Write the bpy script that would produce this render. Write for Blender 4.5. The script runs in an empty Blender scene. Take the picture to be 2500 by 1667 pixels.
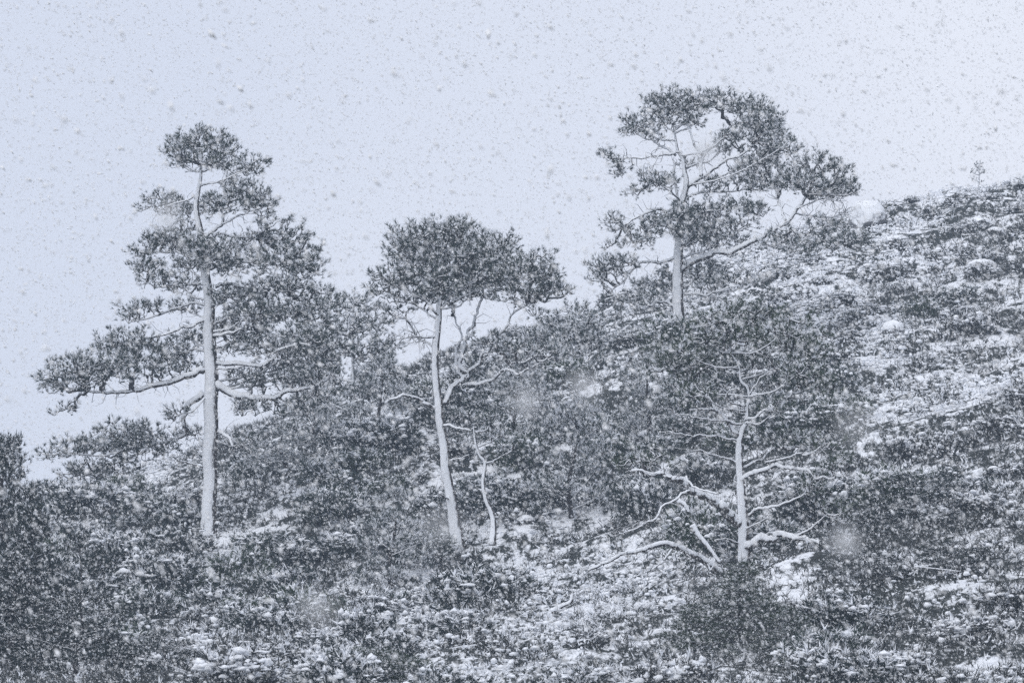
import bpy, math, random
import numpy as np

# ------------------------------------------------------------------ camera
S = bpy.context.scene
COL = S.collection
PITCH = math.radians(9.0)
FW = 0.18                                   # frame width / distance (200 mm lens)
CP, SP = math.cos(PITCH), math.sin(PITCH)
cam_data = bpy.data.cameras.new("camera")
cam_data.lens = 200.0
cam_data.sensor_width = 36.0
cam_data.clip_start = 0.3
cam_data.clip_end = 5000.0
cam_data.dof.use_dof = True
cam_data.dof.focus_distance = 198.0
cam_data.dof.aperture_fstop = 21.0
cam = bpy.data.objects.new("camera", cam_data)
COL.objects.link(cam)
cam.location = (0, 0, 0)
cam.rotation_euler = (math.radians(90) + PITCH, 0, 0)
S.camera = cam

# ------------------------------------------------------------------ sky and light
SUN_EL, SUN_AZ = math.radians(42), math.radians(212)
w = bpy.data.worlds.new("World")
S.world = w
w.use_nodes = True
nt = w.node_tree
nt.nodes.clear()
out = nt.nodes.new("ShaderNodeOutputWorld")
sky = nt.nodes.new("ShaderNodeTexSky")
sky.sky_type = 'NISHITA'
sky.sun_disc = False
sky.sun_elevation = SUN_EL
sky.sun_rotation = SUN_AZ
sky.dust_density = 4.0
bg1 = nt.nodes.new("ShaderNodeBackground")
bg1.inputs["Strength"].default_value = 0.05
nt.links.new(sky.outputs[0], bg1.inputs["Color"])
bg2 = nt.nodes.new("ShaderNodeBackground")   # the closed cloud deck of a snowstorm
CLOUD = (0.735, 0.812, 0.985, 1)
bg2.inputs["Color"].default_value = CLOUD
bg2.inputs["Strength"].default_value = 1.05
ctc = nt.nodes.new("ShaderNodeTexCoord")
cno = nt.nodes.new("ShaderNodeTexNoise")     # soft unevenness of the cloud all round the sky
cno.inputs["Scale"].default_value = 4.5
cno.inputs["Detail"].default_value = 1.5
cmp_ = nt.nodes.new("ShaderNodeMapping")
cmp_.inputs["Location"].default_value = (5.55, 3.45, 1.65)
nt.links.new(ctc.outputs["Generated"], cmp_.inputs[0])
nt.links.new(cmp_.outputs[0], cno.inputs["Vector"])
crp = nt.nodes.new("ShaderNodeValToRGB")
crp.color_ramp.elements[0].position = 0.35
crp.color_ramp.elements[1].position = 0.65
crp.color_ramp.elements[0].color = (0.735, 0.785, 0.915, 1)
crp.color_ramp.elements[1].color = (0.93, 0.955, 1.04, 1)
nt.links.new(cno.outputs[0], crp.inputs[0])
nt.links.new(crp.outputs[0], bg2.inputs["Color"])
mx = nt.nodes.new("ShaderNodeMixShader")
mx.inputs[0].default_value = 0.9
nt.links.new(bg1.outputs[0], mx.inputs[1])
nt.links.new(bg2.outputs[0], mx.inputs[2])
nt.links.new(mx.outputs[0], out.inputs["Surface"])

sun_data = bpy.data.lights.new("sun", 'SUN')
sun_data.energy = 1.1
sun_data.angle = math.radians(40)
sun_data.color = (1.0, 0.985, 0.965)
sun = bpy.data.objects.new("sun", sun_data)
COL.objects.link(sun)
sun.location = (-60, -80, 140)
sun.rotation_euler = (math.radians(90) - SUN_EL, 0, math.radians(180) - SUN_AZ)

S.view_settings.view_transform = 'Standard'
S.view_settings.look = 'None'
S.view_settings.gamma = 1.0
S.view_settings.use_curve_mapping = False
S.view_settings.exposure = 0.0
S.render.engine = 'CYCLES'
S.cycles.use_denoising = False
S.cycles.max_bounces = 5
S.cycles.diffuse_bounces = 3
S.cycles.transmission_bounces = 2
S.cycles.volume_bounces = 1
S.cycles.transparent_max_bounces = 4

# ------------------------------------------------------------------ materials
def nodes_of(name):
    m = bpy.data.materials.new(name)
    m.use_nodes = True
    t = m.node_tree
    b = t.nodes["Principled BSDF"]
    b.inputs["Specular IOR Level"].default_value = 0.15
    return m, t, b

def noise(t, scale, detail=3.0, rough=0.55, src="Object"):
    tc = t.nodes.new("ShaderNodeTexCoord")
    n = t.nodes.new("ShaderNodeTexNoise")
    n.inputs["Scale"].default_value = scale
    n.inputs["Detail"].default_value = detail
    n.inputs["Roughness"].default_value = rough
    t.links.new(tc.outputs[src], n.inputs["Vector"])
    return n

def ramp(t, src, a, b, ca=(0, 0, 0, 1), cb=(1, 1, 1, 1)):
    r = t.nodes.new("ShaderNodeValToRGB")
    r.color_ramp.elements[0].position = a
    r.color_ramp.elements[1].position = b
    r.color_ramp.elements[0].color = ca
    r.color_ramp.elements[1].color = cb
    t.links.new(src, r.inputs[0])
    return r

def bump(t, b, src, strength, dist):
    bp = t.nodes.new("ShaderNodeBump")
    bp.inputs["Strength"].default_value = strength
    bp.inputs["Distance"].default_value = dist
    t.links.new(src, bp.inputs["Height"])
    t.links.new(bp.outputs[0], b.inputs["Normal"])

SNOW = (0.88, 0.905, 0.94, 1)
def mat_snow():
    m, t, b = nodes_of("snow")
    n = noise(t, 9, 4)
    r = ramp(t, n.outputs[0], 0.3, 0.7, (0.84, 0.87, 0.92, 1), (0.91, 0.925, 0.95, 1))
    t.links.new(r.outputs[0], b.inputs["Base Color"])
    b.inputs["Roughness"].default_value = 0.85
    bump(t, b, n.outputs[0], 0.35, 0.03)
    return m

def mat_snowy_bark(name, facing, lo, hi, bark_a, bark_b, nscale=(14, 14, 3)):
    """bark plastered with wind-blown snow on the side that faces the weather"""
    m, t, b = nodes_of(name)
    geo = t.nodes.new("ShaderNodeNewGeometry")
    dot = t.nodes.new("ShaderNodeVectorMath"); dot.operation = 'DOT_PRODUCT'
    f = np.array(facing, float); f /= np.linalg.norm(f)
    dot.inputs[1].default_value = tuple(f)
    t.links.new(geo.outputs["Normal"], dot.inputs[0])
    tc = t.nodes.new("ShaderNodeTexCoord")
    mp = t.nodes.new("ShaderNodeMapping"); mp.inputs["Scale"].default_value = nscale
    t.links.new(tc.outputs["Object"], mp.inputs[0])
    n = t.nodes.new("ShaderNodeTexNoise")
    n.inputs["Scale"].default_value = 1.0; n.inputs["Detail"].default_value = 5
    n.inputs["Roughness"].default_value = 0.65
    t.links.new(mp.outputs[0], n.inputs["Vector"])
    ma = t.nodes.new("ShaderNodeMath"); ma.operation = 'MULTIPLY_ADD'
    ma.inputs[1].default_value = 1.3; ma.inputs[2].default_value = -0.65
    t.links.new(n.outputs[0], ma.inputs[0])
    ad = t.nodes.new("ShaderNodeMath"); ad.operation = 'ADD'
    t.links.new(dot.outputs["Value"], ad.inputs[0]); t.links.new(ma.outputs[0], ad.inputs[1])
    mr = t.nodes.new("ShaderNodeMapRange")
    mr.inputs["From Min"].default_value = lo; mr.inputs["From Max"].default_value = hi
    t.links.new(ad.outputs[0], mr.inputs["Value"])
    br = ramp(t, n.outputs[0], 0.3, 0.7, bark_a, bark_b)
    mix = t.nodes.new("ShaderNodeMix"); mix.data_type = 'RGBA'
    t.links.new(mr.outputs[0], mix.inputs[0])
    t.links.new(br.outputs[0], mix.inputs[6])
    mix.inputs[7].default_value = SNOW
    t.links.new(mix.outputs[2], b.inputs["Base Color"])
    b.inputs["Roughness"].default_value = 0.9
    bump(t, b, n.outputs[0], 0.6, 0.03)
    return m

def mat_needles(name, a, b_, frost):
    m, t, b = nodes_of(name)
    n = noise(t, 1.3, 3)
    r = ramp(t, n.outputs[0], 0.3, 0.7, a, b_)
    n2 = noise(t, 17, 2, 0.6)
    r2 = ramp(t, n2.outputs[0], 0.60 - frost, 0.66 - frost)
    mix = t.nodes.new("ShaderNodeMix"); mix.data_type = 'RGBA'
    t.links.new(r2.outputs[0], mix.inputs[0])
    t.links.new(r.outputs[0], mix.inputs[6])
    mix.inputs[7].default_value = (0.62, 0.66, 0.70, 1)
    t.links.new(mix.outputs[2], b.inputs["Base Color"])
    b.inputs["Roughness"].default_value = 0.7
    return m

M_SNOW = mat_snow()
BARK_A, BARK_B = (0.030, 0.026, 0.026, 1), (0.085, 0.070, 0.062, 1)
M_TRUNK = mat_snowy_bark("snowy_trunk_bark", (-0.38, -0.90, 0.15), 0.42, 0.66, BARK_A, BARK_B)
M_LIMB = mat_snowy_bark("snowy_limb_bark", (-0.30, -0.55, 0.78), -0.02, 0.16, BARK_A, BARK_B, (9, 9, 9))
M_TWIG = mat_snowy_bark("twig_bark", (-0.25, -0.35, 0.9), 0.55, 0.85, (0.028, 0.026, 0.028, 1), (0.06, 0.052, 0.05, 1), (7, 7, 7))
M_ROCK = mat_snowy_bark("snowy_rock", (-0.2, -0.35, 0.9), 0.05, 0.30, (0.10, 0.10, 0.11, 1), (0.22, 0.22, 0.23, 1), (4, 4, 4))
M_NEEDLE = mat_needles("pine_needles", (0.028, 0.045, 0.040, 1), (0.055, 0.075, 0.060, 1), -0.04)
M_GREEN = mat_needles("green_pine_needles", (0.030, 0.052, 0.030, 1), (0.065, 0.090, 0.050, 1), -0.05)
M_DARK = mat_needles("dark_pine_needles", (0.014, 0.024, 0.024, 1), (0.030, 0.044, 0.038, 1), -0.08)
M_HEATH = mat_needles("heather_sprigs", (0.030, 0.036, 0.036, 1), (0.065, 0.065, 0.058, 1), -0.03)

def mat_flake():
    m, t, b = nodes_of("snowflake")
    t.nodes.remove(b)
    o = t.nodes["Material Output"]
    d = t.nodes.new("ShaderNodeBsdfDiffuse"); d.inputs[0].default_value = (0.96, 0.97, 0.98, 1)
    tr = t.nodes.new("ShaderNodeBsdfTranslucent"); tr.inputs[0].default_value = (0.96, 0.97, 0.98, 1)
    mixs = t.nodes.new("ShaderNodeMixShader"); mixs.inputs[0].default_value = 0.05
    t.links.new(d.outputs[0], mixs.inputs[1]); t.links.new(tr.outputs[0], mixs.inputs[2])
    t.links.new(mixs.outputs[0], o.inputs["Surface"])
    return m
M_FLAKE = mat_flake()

# ------------------------------------------------------------------ helpers
def P(X, Y, d):
    """a point of the place, seen at photograph pixel (X, Y), d metres out along the view"""
    r = (X - 1250.0) / 2500.0 * FW * d
    u = (833.5 - Y) / 2500.0 * FW * d
    return np.array((r, d * CP - u * SP, d * SP + u * CP))

def pxm(d):
    return FW * d / 2500.0

def unit(v):
    return v / np.maximum(np.linalg.norm(v, axis=-1, keepdims=True), 1e-9)

class Geo:
    def __init__(self):
        self.v, self.f, self.m, self.s, self.n = [], [], [], [], 0
    def add(self, v, f, mat=0, smooth=False):
        v = np.asarray(v, np.float32).reshape(-1, 3)
        f = np.asarray(f, np.int32).reshape(-1, 3)
        if len(f) == 0:
            return
        self.v.append(v); self.f.append(f + self.n)
        self.m.append(np.full(len(f), mat, np.int32) if np.isscalar(mat) else np.asarray(mat, np.int32))
        self.s.append(np.full(len(f), smooth, bool))
        self.n += len(v)
    def mesh(self, name, mats):
        v = np.concatenate(self.v); f = np.concatenate(self.f)
        me = bpy.data.meshes.new(name)
        me.vertices.add(len(v)); me.vertices.foreach_set("co", v.ravel())
        me.loops.add(f.size); me.loops.foreach_set("vertex_index", f.ravel())
        me.polygons.add(len(f))
        me.polygons.foreach_set("loop_start", np.arange(0, f.size, 3, dtype=np.int32))
        me.polygons.foreach_set("material_index", np.concatenate(self.m))
        me.polygons.foreach_set("use_smooth", np.concatenate(self.s))
        for m in mats:
            me.materials.append(m)
        me.update(calc_edges=True)
        return me
    def build(self, name, mats, parent=None, loc=None):
        o = bpy.data.objects.new(name, self.mesh(name, mats))
        COL.objects.link(o)
        if parent is not None:
            o.parent = parent
        if loc is not None:
            o.location = tuple(loc)
        return o

def tag(o, label=None, cat=None, group=None, kind=None):
    if label: o["label"] = label
    if cat: o["category"] = cat
    if group: o["group"] = group
    if kind: o["kind"] = kind
    return o

def empty(name, loc):
    o = bpy.data.objects.new(name, None)
    COL.objects.link(o)
    o.location = tuple(loc)
    o.empty_display_size = 0.3
    return o

def spline(p, n):
    """Catmull-Rom through the rows of p (any width), n samples per span"""
    p = np.asarray(p, float)
    if len(p) < 3:
        t = np.linspace(0, 1, n * 2)[:, None]
        return p[0] * (1 - t) + p[-1] * t
    q = np.vstack((2 * p[0] - p[1], p, 2 * p[-1] - p[-2]))
    outp = []
    for i in range(len(p) - 1):
        a, b, c, d = q[i:i + 4]
        t = np.linspace(0, 1, n, endpoint=False)[:, None]
        outp.append(0.5 * (2 * b + (c - a) * t + (2 * a - 5 * b + 4 * c - d) * t ** 2 + (3 * b - a - 3 * c + d) * t ** 3))
    outp.append(p[-1:])
    return np.vstack(outp)

def tube(g, pts, rad, k=8, mat=0, rough=0.0, rng=None):
    pts = np.asarray(pts, float); rad = np.asarray(rad, float)
    n = len(pts)
    tan = unit(np.gradient(pts, axis=0))
    ref = np.array((0.31, 0.89, 0.33))
    a = unit(np.cross(tan, ref)); b = np.cross(tan, a)
    th = np.linspace(0, 2 * math.pi, k, endpoint=False)
    ring = a[:, None, :] * np.cos(th)[None, :, None] + b[:, None, :] * np.sin(th)[None, :, None]
    rr = rad[:, None] * np.ones((1, k))
    if rough and rng is not None:
        rr = rr * (1 + rough * rng.standard_normal((n, k)))
    v = pts[:, None, :] + ring * rr[:, :, None]
    v = np.vstack((v.reshape(-1, 3), pts[:1], pts[-1:]))
    i = np.arange(n - 1)[:, None] * k; j = np.arange(k)[None, :]; j2 = (j + 1) % k
    q1 = np.stack((i + j, i + j2, i + k + j2), -1).reshape(-1, 3)
    q2 = np.stack((i + j, i + k + j2, i + k + j), -1).reshape(-1, 3)
    jj = np.arange(k); jn = (jj + 1) % k
    c0 = np.stack((jn, jj, np.full(k, n * k)), -1)
    c1 = np.stack(((n - 1) * k + jj, (n - 1) * k + jn, np.full(k, n * k + 1)), -1)
    g.add(v, np.vstack((q1, q2, c0, c1)), mat, True)

def prisms(g, a, b, ra, rb, mat=0):
    """three-sided sticks from a to b"""
    if len(a) == 0:
        return
    d = unit(b - a)
    ref = np.where(np.abs(d[:, 2:3]) > 0.9, np.array([[1., 0, 0]]), np.array([[0, 0, 1.]]))
    s = unit(np.cross(d, ref)); u = np.cross(d, s)
    v = np.empty((len(a), 6, 3))
    for k in range(3):
        th = 2 * math.pi * k / 3 + 0.5
        o = s * math.cos(th) + u * math.sin(th)
        v[:, k] = a + o * ra[:, None]
        v[:, 3 + k] = b + o * rb[:, None]
    base = np.arange(len(a))[:, None] * 6
    f = np.array([(0, 1, 4), (0, 4, 3), (1, 2, 5), (1, 5, 4), (2, 0, 3), (2, 3, 5)]).reshape(-1)
    g.add(v.reshape(-1, 3), (base + f[None, :]).reshape(-1, 3), mat, True)

def sprigs(g, rng, pos, dirs, L, wd, K, mats):
    """tufts: K tapering needle blades fanning out of every position; mats = one slot per tuft"""
    n = len(pos)
    if n == 0:
        return
    pos = np.repeat(pos, K, 0); dirs = np.repeat(unit(dirs), K, 0); L = np.repeat(L, K)
    bd = unit(dirs + 0.8 * unit(rng.standard_normal((n * K, 3))))
    base = pos + dirs * (L * 0.5 * rng.random(n * K))[:, None]
    ln = L * (0.65 + 0.6 * rng.random(n * K))
    side = unit(np.cross(bd, rng.standard_normal((n * K, 3)))) * (wd * (0.7 + 0.6 * rng.random(n * K)))[:, None] * 0.5
    v = np.stack((base - side, base + side, base + bd * ln[:, None]), 1).reshape(-1, 3)
    g.add(v, np.arange(n * K * 3).reshape(-1, 3), np.repeat(mats, K), False)

def ico(sub):
    t = (1 + 5 ** 0.5) / 2
    v = [(-1, t, 0), (1, t, 0), (-1, -t, 0), (1, -t, 0), (0, -1, t), (0, 1, t), (0, -1, -t), (0, 1, -t), (t, 0, -1), (t, 0, 1), (-t, 0, -1), (-t, 0, 1)]
    f = [(0, 11, 5), (0, 5, 1), (0, 1, 7), (0, 7, 10), (0, 10, 11), (1, 5, 9), (5, 11, 4), (11, 10, 2), (10, 7, 6), (7, 1, 8),
         (3, 9, 4), (3, 4, 2), (3, 2, 6), (3, 6, 8), (3, 8, 9), (4, 9, 5), (2, 4, 11), (6, 2, 10), (8, 6, 7), (9, 8, 1)]
    v = [np.array(x, float) / np.linalg.norm(x) for x in v]
    for _ in range(sub):
        cache, nf = {}, []
        def mid(a, b):
            k = (min(a, b), max(a, b))
            if k not in cache:
                p = v[a] + v[b]; v.append(p / np.linalg.norm(p)); cache[k] = len(v) - 1
            return cache[k]
        for a, b, c in f:
            x, y, z = mid(a, b), mid(b, c), mid(c, a)
            nf += [(a, x, z), (b, y, x), (c, z, y), (x, y, z)]
        f = nf
    return np.array(v), np.array(f)
ICO0, ICO1, ICO3 = ico(0), ico(1), ico(3)

def lumps(g, rng, pos, size, mat, template, flat=0.6, rough=0.16):
    """small rounded pillows of snow"""
    tv, tf = template
    n, k = len(pos), len(tv)
    if n == 0:
        return
    sc = size[:, None] * (0.6 + 0.9 * rng.random((n, 3)) ** 1.3); sc[:, 2] *= flat
    tv = tv * np.where(tv[:, 2:3] < 0, (1, 1, .35), (1, 1, 1))
    v = tv[None] * (1 + rough * rng.standard_normal((n, k, 1))) * sc[:, None, :]
    th = rng.random(n) * 6.283; c, s = np.cos(th), np.sin(th)
    x = v[..., 0] * c[:, None] - v[..., 1] * s[:, None]; y = v[..., 0] * s[:, None] + v[..., 1] * c[:, None]
    v = np.stack((x, y, v[..., 2]), -1) + pos[:, None, :]
    g.add(v.reshape(-1, 3), (np.arange(n)[:, None, None] * k + tf[None]).reshape(-1, 3), mat, True)

def vnoise(x, y, seed):
    """smooth 2-D value noise in 0..1"""
    r = np.random.RandomState(seed).rand(256, 256)
    xi, yi = np.floor(x).astype(int), np.floor(y).astype(int)
    fx, fy = x - xi, y - yi
    fx = fx * fx * (3 - 2 * fx); fy = fy * fy * (3 - 2 * fy)
    a = r[xi % 256, yi % 256]; b = r[(xi + 1) % 256, yi % 256]
    c = r[xi % 256, (yi + 1) % 256]; d = r[(xi + 1) % 256, (yi + 1) % 256]
    return (a * (1 - fx) + b * fx) * (1 - fy) + (c * (1 - fx) + d * fx) * fy

# ------------------------------------------------------------------ the hillside
def relief(x, y):
    return (0.9 * (vnoise(x / 11 + 3, y / 13, 1) - .5) + 0.7 * (vnoise(x / 4.2, y / 4.6 + 7, 2) - .5)
            + 0.35 * (vnoise(x / 1.7, y / 1.9, 3) - .5) + 0.16 * (vnoise(x / .75, y / .75, 4) - .5))

RIDGE = [(-900, 1290, 235), (-300, 1270, 240), (0, 1240, 243), (200, 1200, 245), (400, 1140, 247), (540, 1075, 248), (800, 1005, 250),
         (1050, 900, 252), (1250, 830, 254), (1480, 755, 256), (1650, 705, 258), (1780, 645, 260), (1950, 570, 262), (2060, 540, 264),
         (2180, 515, 266), (2300, 492, 268), (2500, 476, 270), (2900, 440, 274), (3500, 420, 280)]
CTRL = [P(*r) for r in RIDGE]
for (X, Y, d) in RIDGE[::2]:
    CTRL.append(P(X, Y + 170, d + 40)); CTRL.append(P(X, Y + 330, d + 130))
for c in ((0, 1690, 137), (600, 1690, 142), (1250, 1690, 146), (1900, 1690, 143), (2500, 1690, 138), (3200, 1600, 140), (-700, 1690, 135),
          (1813, 1440, 172), (1122, 1345, 195), (512, 1300, 205), (1658, 850, 225), (2500, 1050, 190), (2250, 1300, 168), (2300, 780, 225),
          (1350, 1100, 205), (880, 1100, 218), (100, 1400, 190), (200, 1270, 222), (1900, 900, 215), (3200, 1000, 190), (-700, 1400, 190)):
    CTRL.append(P(*c))
for (x, y, z) in ((0, -60, -4), (0, 0, -1.8), (-60, 0, -3), (60, 0, -2), (0, 55, 1.5), (-60, 60, 0), (60, 60, 2), (0, 100, 6), (-60, 110, 5), (60, 110, 8), (-160, 0, -5), (160, 0, 0), (-160, 200, 15), (160, 200, 34)):
    CTRL.append(np.array((x, y, z), float))
CTRL = np.array(CTRL)
def _U(r2):
    return 0.5 * r2 * np.log(np.maximum(r2, 1e-9))
SCL = 50.0
_c = CTRL[:, :2] / SCL
_n = len(_c)
_K = _U(((_c[:, None] - _c[None]) ** 2).sum(-1)) + 1e-3 * np.eye(_n)
_A = np.zeros((_n + 3, _n + 3)); _A[:_n, :_n] = _K
_A[:_n, _n] = 1; _A[:_n, _n + 1:] = _c; _A[_n, :_n] = 1; _A[_n + 1:, :_n] = _c.T
_w = np.linalg.solve(_A, np.concatenate((CTRL[:, 2] - relief(CTRL[:, 0], CTRL[:, 1]), np.zeros(3))))
def H(x, y):
    x = np.asarray(x, float); y = np.asarray(y, float)
    xc, yc = np.clip(x, -190, 190), np.clip(y, -70, 395)
    q = np.stack((xc.ravel(), yc.ravel()), -1) / SCL
    z = np.empty(len(q))
    for i in range(0, len(q), 20000):
        s = q[i:i + 20000]
        z[i:i + 20000] = _U(((s[:, None] - _c[None]) ** 2).sum(-1)) @ _w[:_n] + _w[_n] + s @ _w[_n + 1:]
    return z.reshape(x.shape) + relief(x, y)

def axis(fine0, fine1, step, lo, hi):
    a = list(np.arange(fine0, fine1, step))
    s, p = step, a[-1]
    while p < hi:
        s *= 1.35; p += s; a.append(p)
    s, p = step, a[0]
    while p > lo:
        s *= 1.35; p -= s; a.insert(0, p)
    return np.array(a)
gx = axis(-32, 34, 0.34, -420, 420)
gy = axis(124, 276, 0.42, -300, 620)
GX, GY = np.meshgrid(gx, gy, indexing='ij')
GZ = H(GX, GY)
ny = len(gy)
ii, jj = np.meshgrid(np.arange(len(gx) - 1), np.arange(ny - 1), indexing='ij')
a0 = (ii * ny + jj).ravel()
def mat_ground():
    m, t, b = nodes_of("snowy_heath")
    n = noise(t, 1.0, 5, 0.68)
    mp = t.nodes.new("ShaderNodeMapping"); mp.inputs["Scale"].default_value = (2.8, 0.85, 1.6)   # snow and shrubs lie in lines up the slope
    t.links.new(n.inputs["Vector"].links[0].from_socket, mp.inputs[0]); t.links.new(mp.outputs[0], n.inputs["Vector"])
    big = noise(t, 0.42, 3, 0.6)
    ad = t.nodes.new("ShaderNodeMath"); ad.operation = 'MULTIPLY_ADD'
    ad.inputs[1].default_value = 0.9
    t.links.new(big.outputs[0], ad.inputs[0])
    sb = t.nodes.new("ShaderNodeMath"); sb.operation = 'SUBTRACT'; sb.inputs[1].default_value = 0.45
    t.links.new(n.outputs[0], sb.inputs[0]); t.links.new(sb.outputs[0], ad.inputs[2])
    r0 = ramp(t, ad.outputs[0], 0.47, 0.58, (0.035, 0.040, 0.038, 1), (0.87, 0.895, 0.935, 1))
    t.links.new(r0.outputs[0], b.inputs["Base Color"])
    b.inputs["Roughness"].default_value = 0.9
    bump(t, b, n.outputs[0], 0.8, 0.12)
    return m
M_GROUND = mat_ground()
g = Geo()
g.add(np.stack((GX, GY, GZ), -1).reshape(-1, 3), np.vstack((np.stack((a0, a0 + ny, a0 + ny + 1), -1), np.stack((a0, a0 + ny + 1, a0 + 1), -1))), 0, True)
ground = g.build("hillside", [M_GROUND])
tag(ground, "snow-covered hillside rising to the right", kind="structure")

# ------------------------------------------------------------------ snowy air
def mat_haze():
    m = bpy.data.materials.new("snow_haze")
    m.use_nodes = True
    t = m.node_tree
    t.nodes.clear()
    o = t.nodes.new("ShaderNodeOutputMaterial")
    v = t.nodes.new("ShaderNodeVolumePrincipled")
    v.inputs["Color"].default_value = (0.68, 0.82, 1.0, 1)
    v.inputs["Density"].default_value = 0.0005
    v.inputs["Anisotropy"].default_value = 0.2
    t.links.new(v.outputs[0], o.inputs["Volume"])
    return m
zlo, zhi = float(GZ.min()) - 1.0, max(float(GZ.max()), 56.0) + 2.0
hb = np.array([(x, y, z) for x in (-440, 440) for y in (-320, 660) for z in (zlo, zhi)], float)
hf = [(0, 1, 3), (0, 3, 2), (4, 6, 7), (4, 7, 5), (0, 4, 5), (0, 5, 1), (2, 3, 7), (2, 7, 6), (0, 2, 6), (0, 6, 4), (1, 5, 7), (1, 7, 3)]
g = Geo(); g.add(hb, hf)
tag(g.build("haze", [mat_haze()]), "pale snowy air filling the whole hillside", kind="stuff")

# ------------------------------------------------------------------ pines
def connect(rng, base, tips):
    """join tips to the base nodes by short, outward running twigs; returns nodes, parents (-1 = base node itself)"""
    nb, nt_ = len(base), len(tips)
    nodes = np.vstack((base, tips))
    cost = np.concatenate((np.zeros(nb), np.full(nt_, 1e9)))
    par = np.full(nb + nt_, -1)
    d = np.linalg.norm(tips[:, None] - base[None], axis=-1)
    best = d.argmin(1); bc = d[np.arange(nt_), best]
    bp = best.copy(); path = np.zeros(nb + nt_)
    todo = np.ones(nt_, bool)
    for _ in range(nt_):
        k = int(np.where(todo, bc, 1e9).argmin())
        todo[k] = False
        par[nb + k] = bp[k]
        path[nb + k] = path[bp[k]] + np.linalg.norm(tips[k] - nodes[bp[k]])
        dd = np.linalg.norm(tips - tips[k], axis=-1) + 0.30 * path[nb + k]
        better = todo & (dd < bc)
        bc[better] = dd[better]; bp[better] = nb + k
    return nodes, par

def twigs_and_tips(gt, gf, rng, base, tips, centre, tw, needle, snowfrac, Ls, ws, per, K, up=0.65):
    nodes, par = connect(rng, base, tips)
    nb = len(base)
    idx = np.arange(nb, len(nodes))
    cnt = np.zeros(len(nodes))
    depth_order = []
    kids = [[] for _ in nodes]
    for i in idx:
        kids[par[i]].append(i)
    stack = list(range(nb))
    while stack:
        i = stack.pop(); depth_order.append(i); stack += kids[i]
    for i in reversed(depth_order):
        cnt[i] += 1
        if par[i] >= 0:
            cnt[par[i]] += cnt[i]
    a, b = nodes[par[idx]], nodes[idx]
    ln = np.linalg.norm(b - a, axis=1)
    mid = (a + b) / 2 + rng.standard_normal(a.shape) * (0.13 * ln)[:, None]
    mid[:, 2] -= 0.06 * ln
    rb = tw * np.sqrt(cnt[idx]) ; ra = rb * 1.25
    prisms(gt, a, mid, ra, (ra + rb) / 2, 1)
    prisms(gt, mid, b, (ra + rb) / 2, rb * 0.85, 1)
    # needle tufts at every twig end and along the outer half of each twig
    leaf = np.array([not kids[i] for i in idx])
    n_per = np.where(leaf, per, max(1, per // 2))
    lo_, hi_ = tips[:, 2].min(), tips[:, 2].max() + 1e-6
    low = np.clip(((b[:, 2] - lo_) / (hi_ - lo_) + .08) / .4, .22, 1)      # undersides are mostly bare twigs
    n_per = np.maximum((n_per * low + rng.random(len(low))).astype(int), 0)
    pos = np.repeat(b, n_per, 0); pa = np.repeat(a, n_per, 0)
    t = rng.random(len(pos))[:, None] ** 2 * 0.5
    pos = pos * (1 - t) + pa * t + rng.standard_normal(pos.shape) * Ls * 0.42
    outw = unit(pos - centre)
    dirs = outw * 0.7 + np.array((0.02, 0, up)) + unit(pos - pa) * 0.5 + 0.35 * rng.standard_normal(pos.shape)
    isn = rng.random(len(pos)) < snowfrac * np.clip(1.0 + 1.2 * outw[:, 2] - 0.5 * outw[:, 0], 0.3, 2.2)
    L = Ls * (0.75 + 0.5 * rng.random(len(pos)))
    sprigs(gf, rng, pos, dirs, L, ws, K, np.where(isn, 1, 0))

def ball(rng, n, lift=0.0):
    p = unit(rng.standard_normal((n, 3))) * (rng.random((n, 1)) ** 0.42)
    p[:, 2] = np.where(p[:, 2] < 0, p[:, 2] * 0.8, p[:, 2])
    return p

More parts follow.
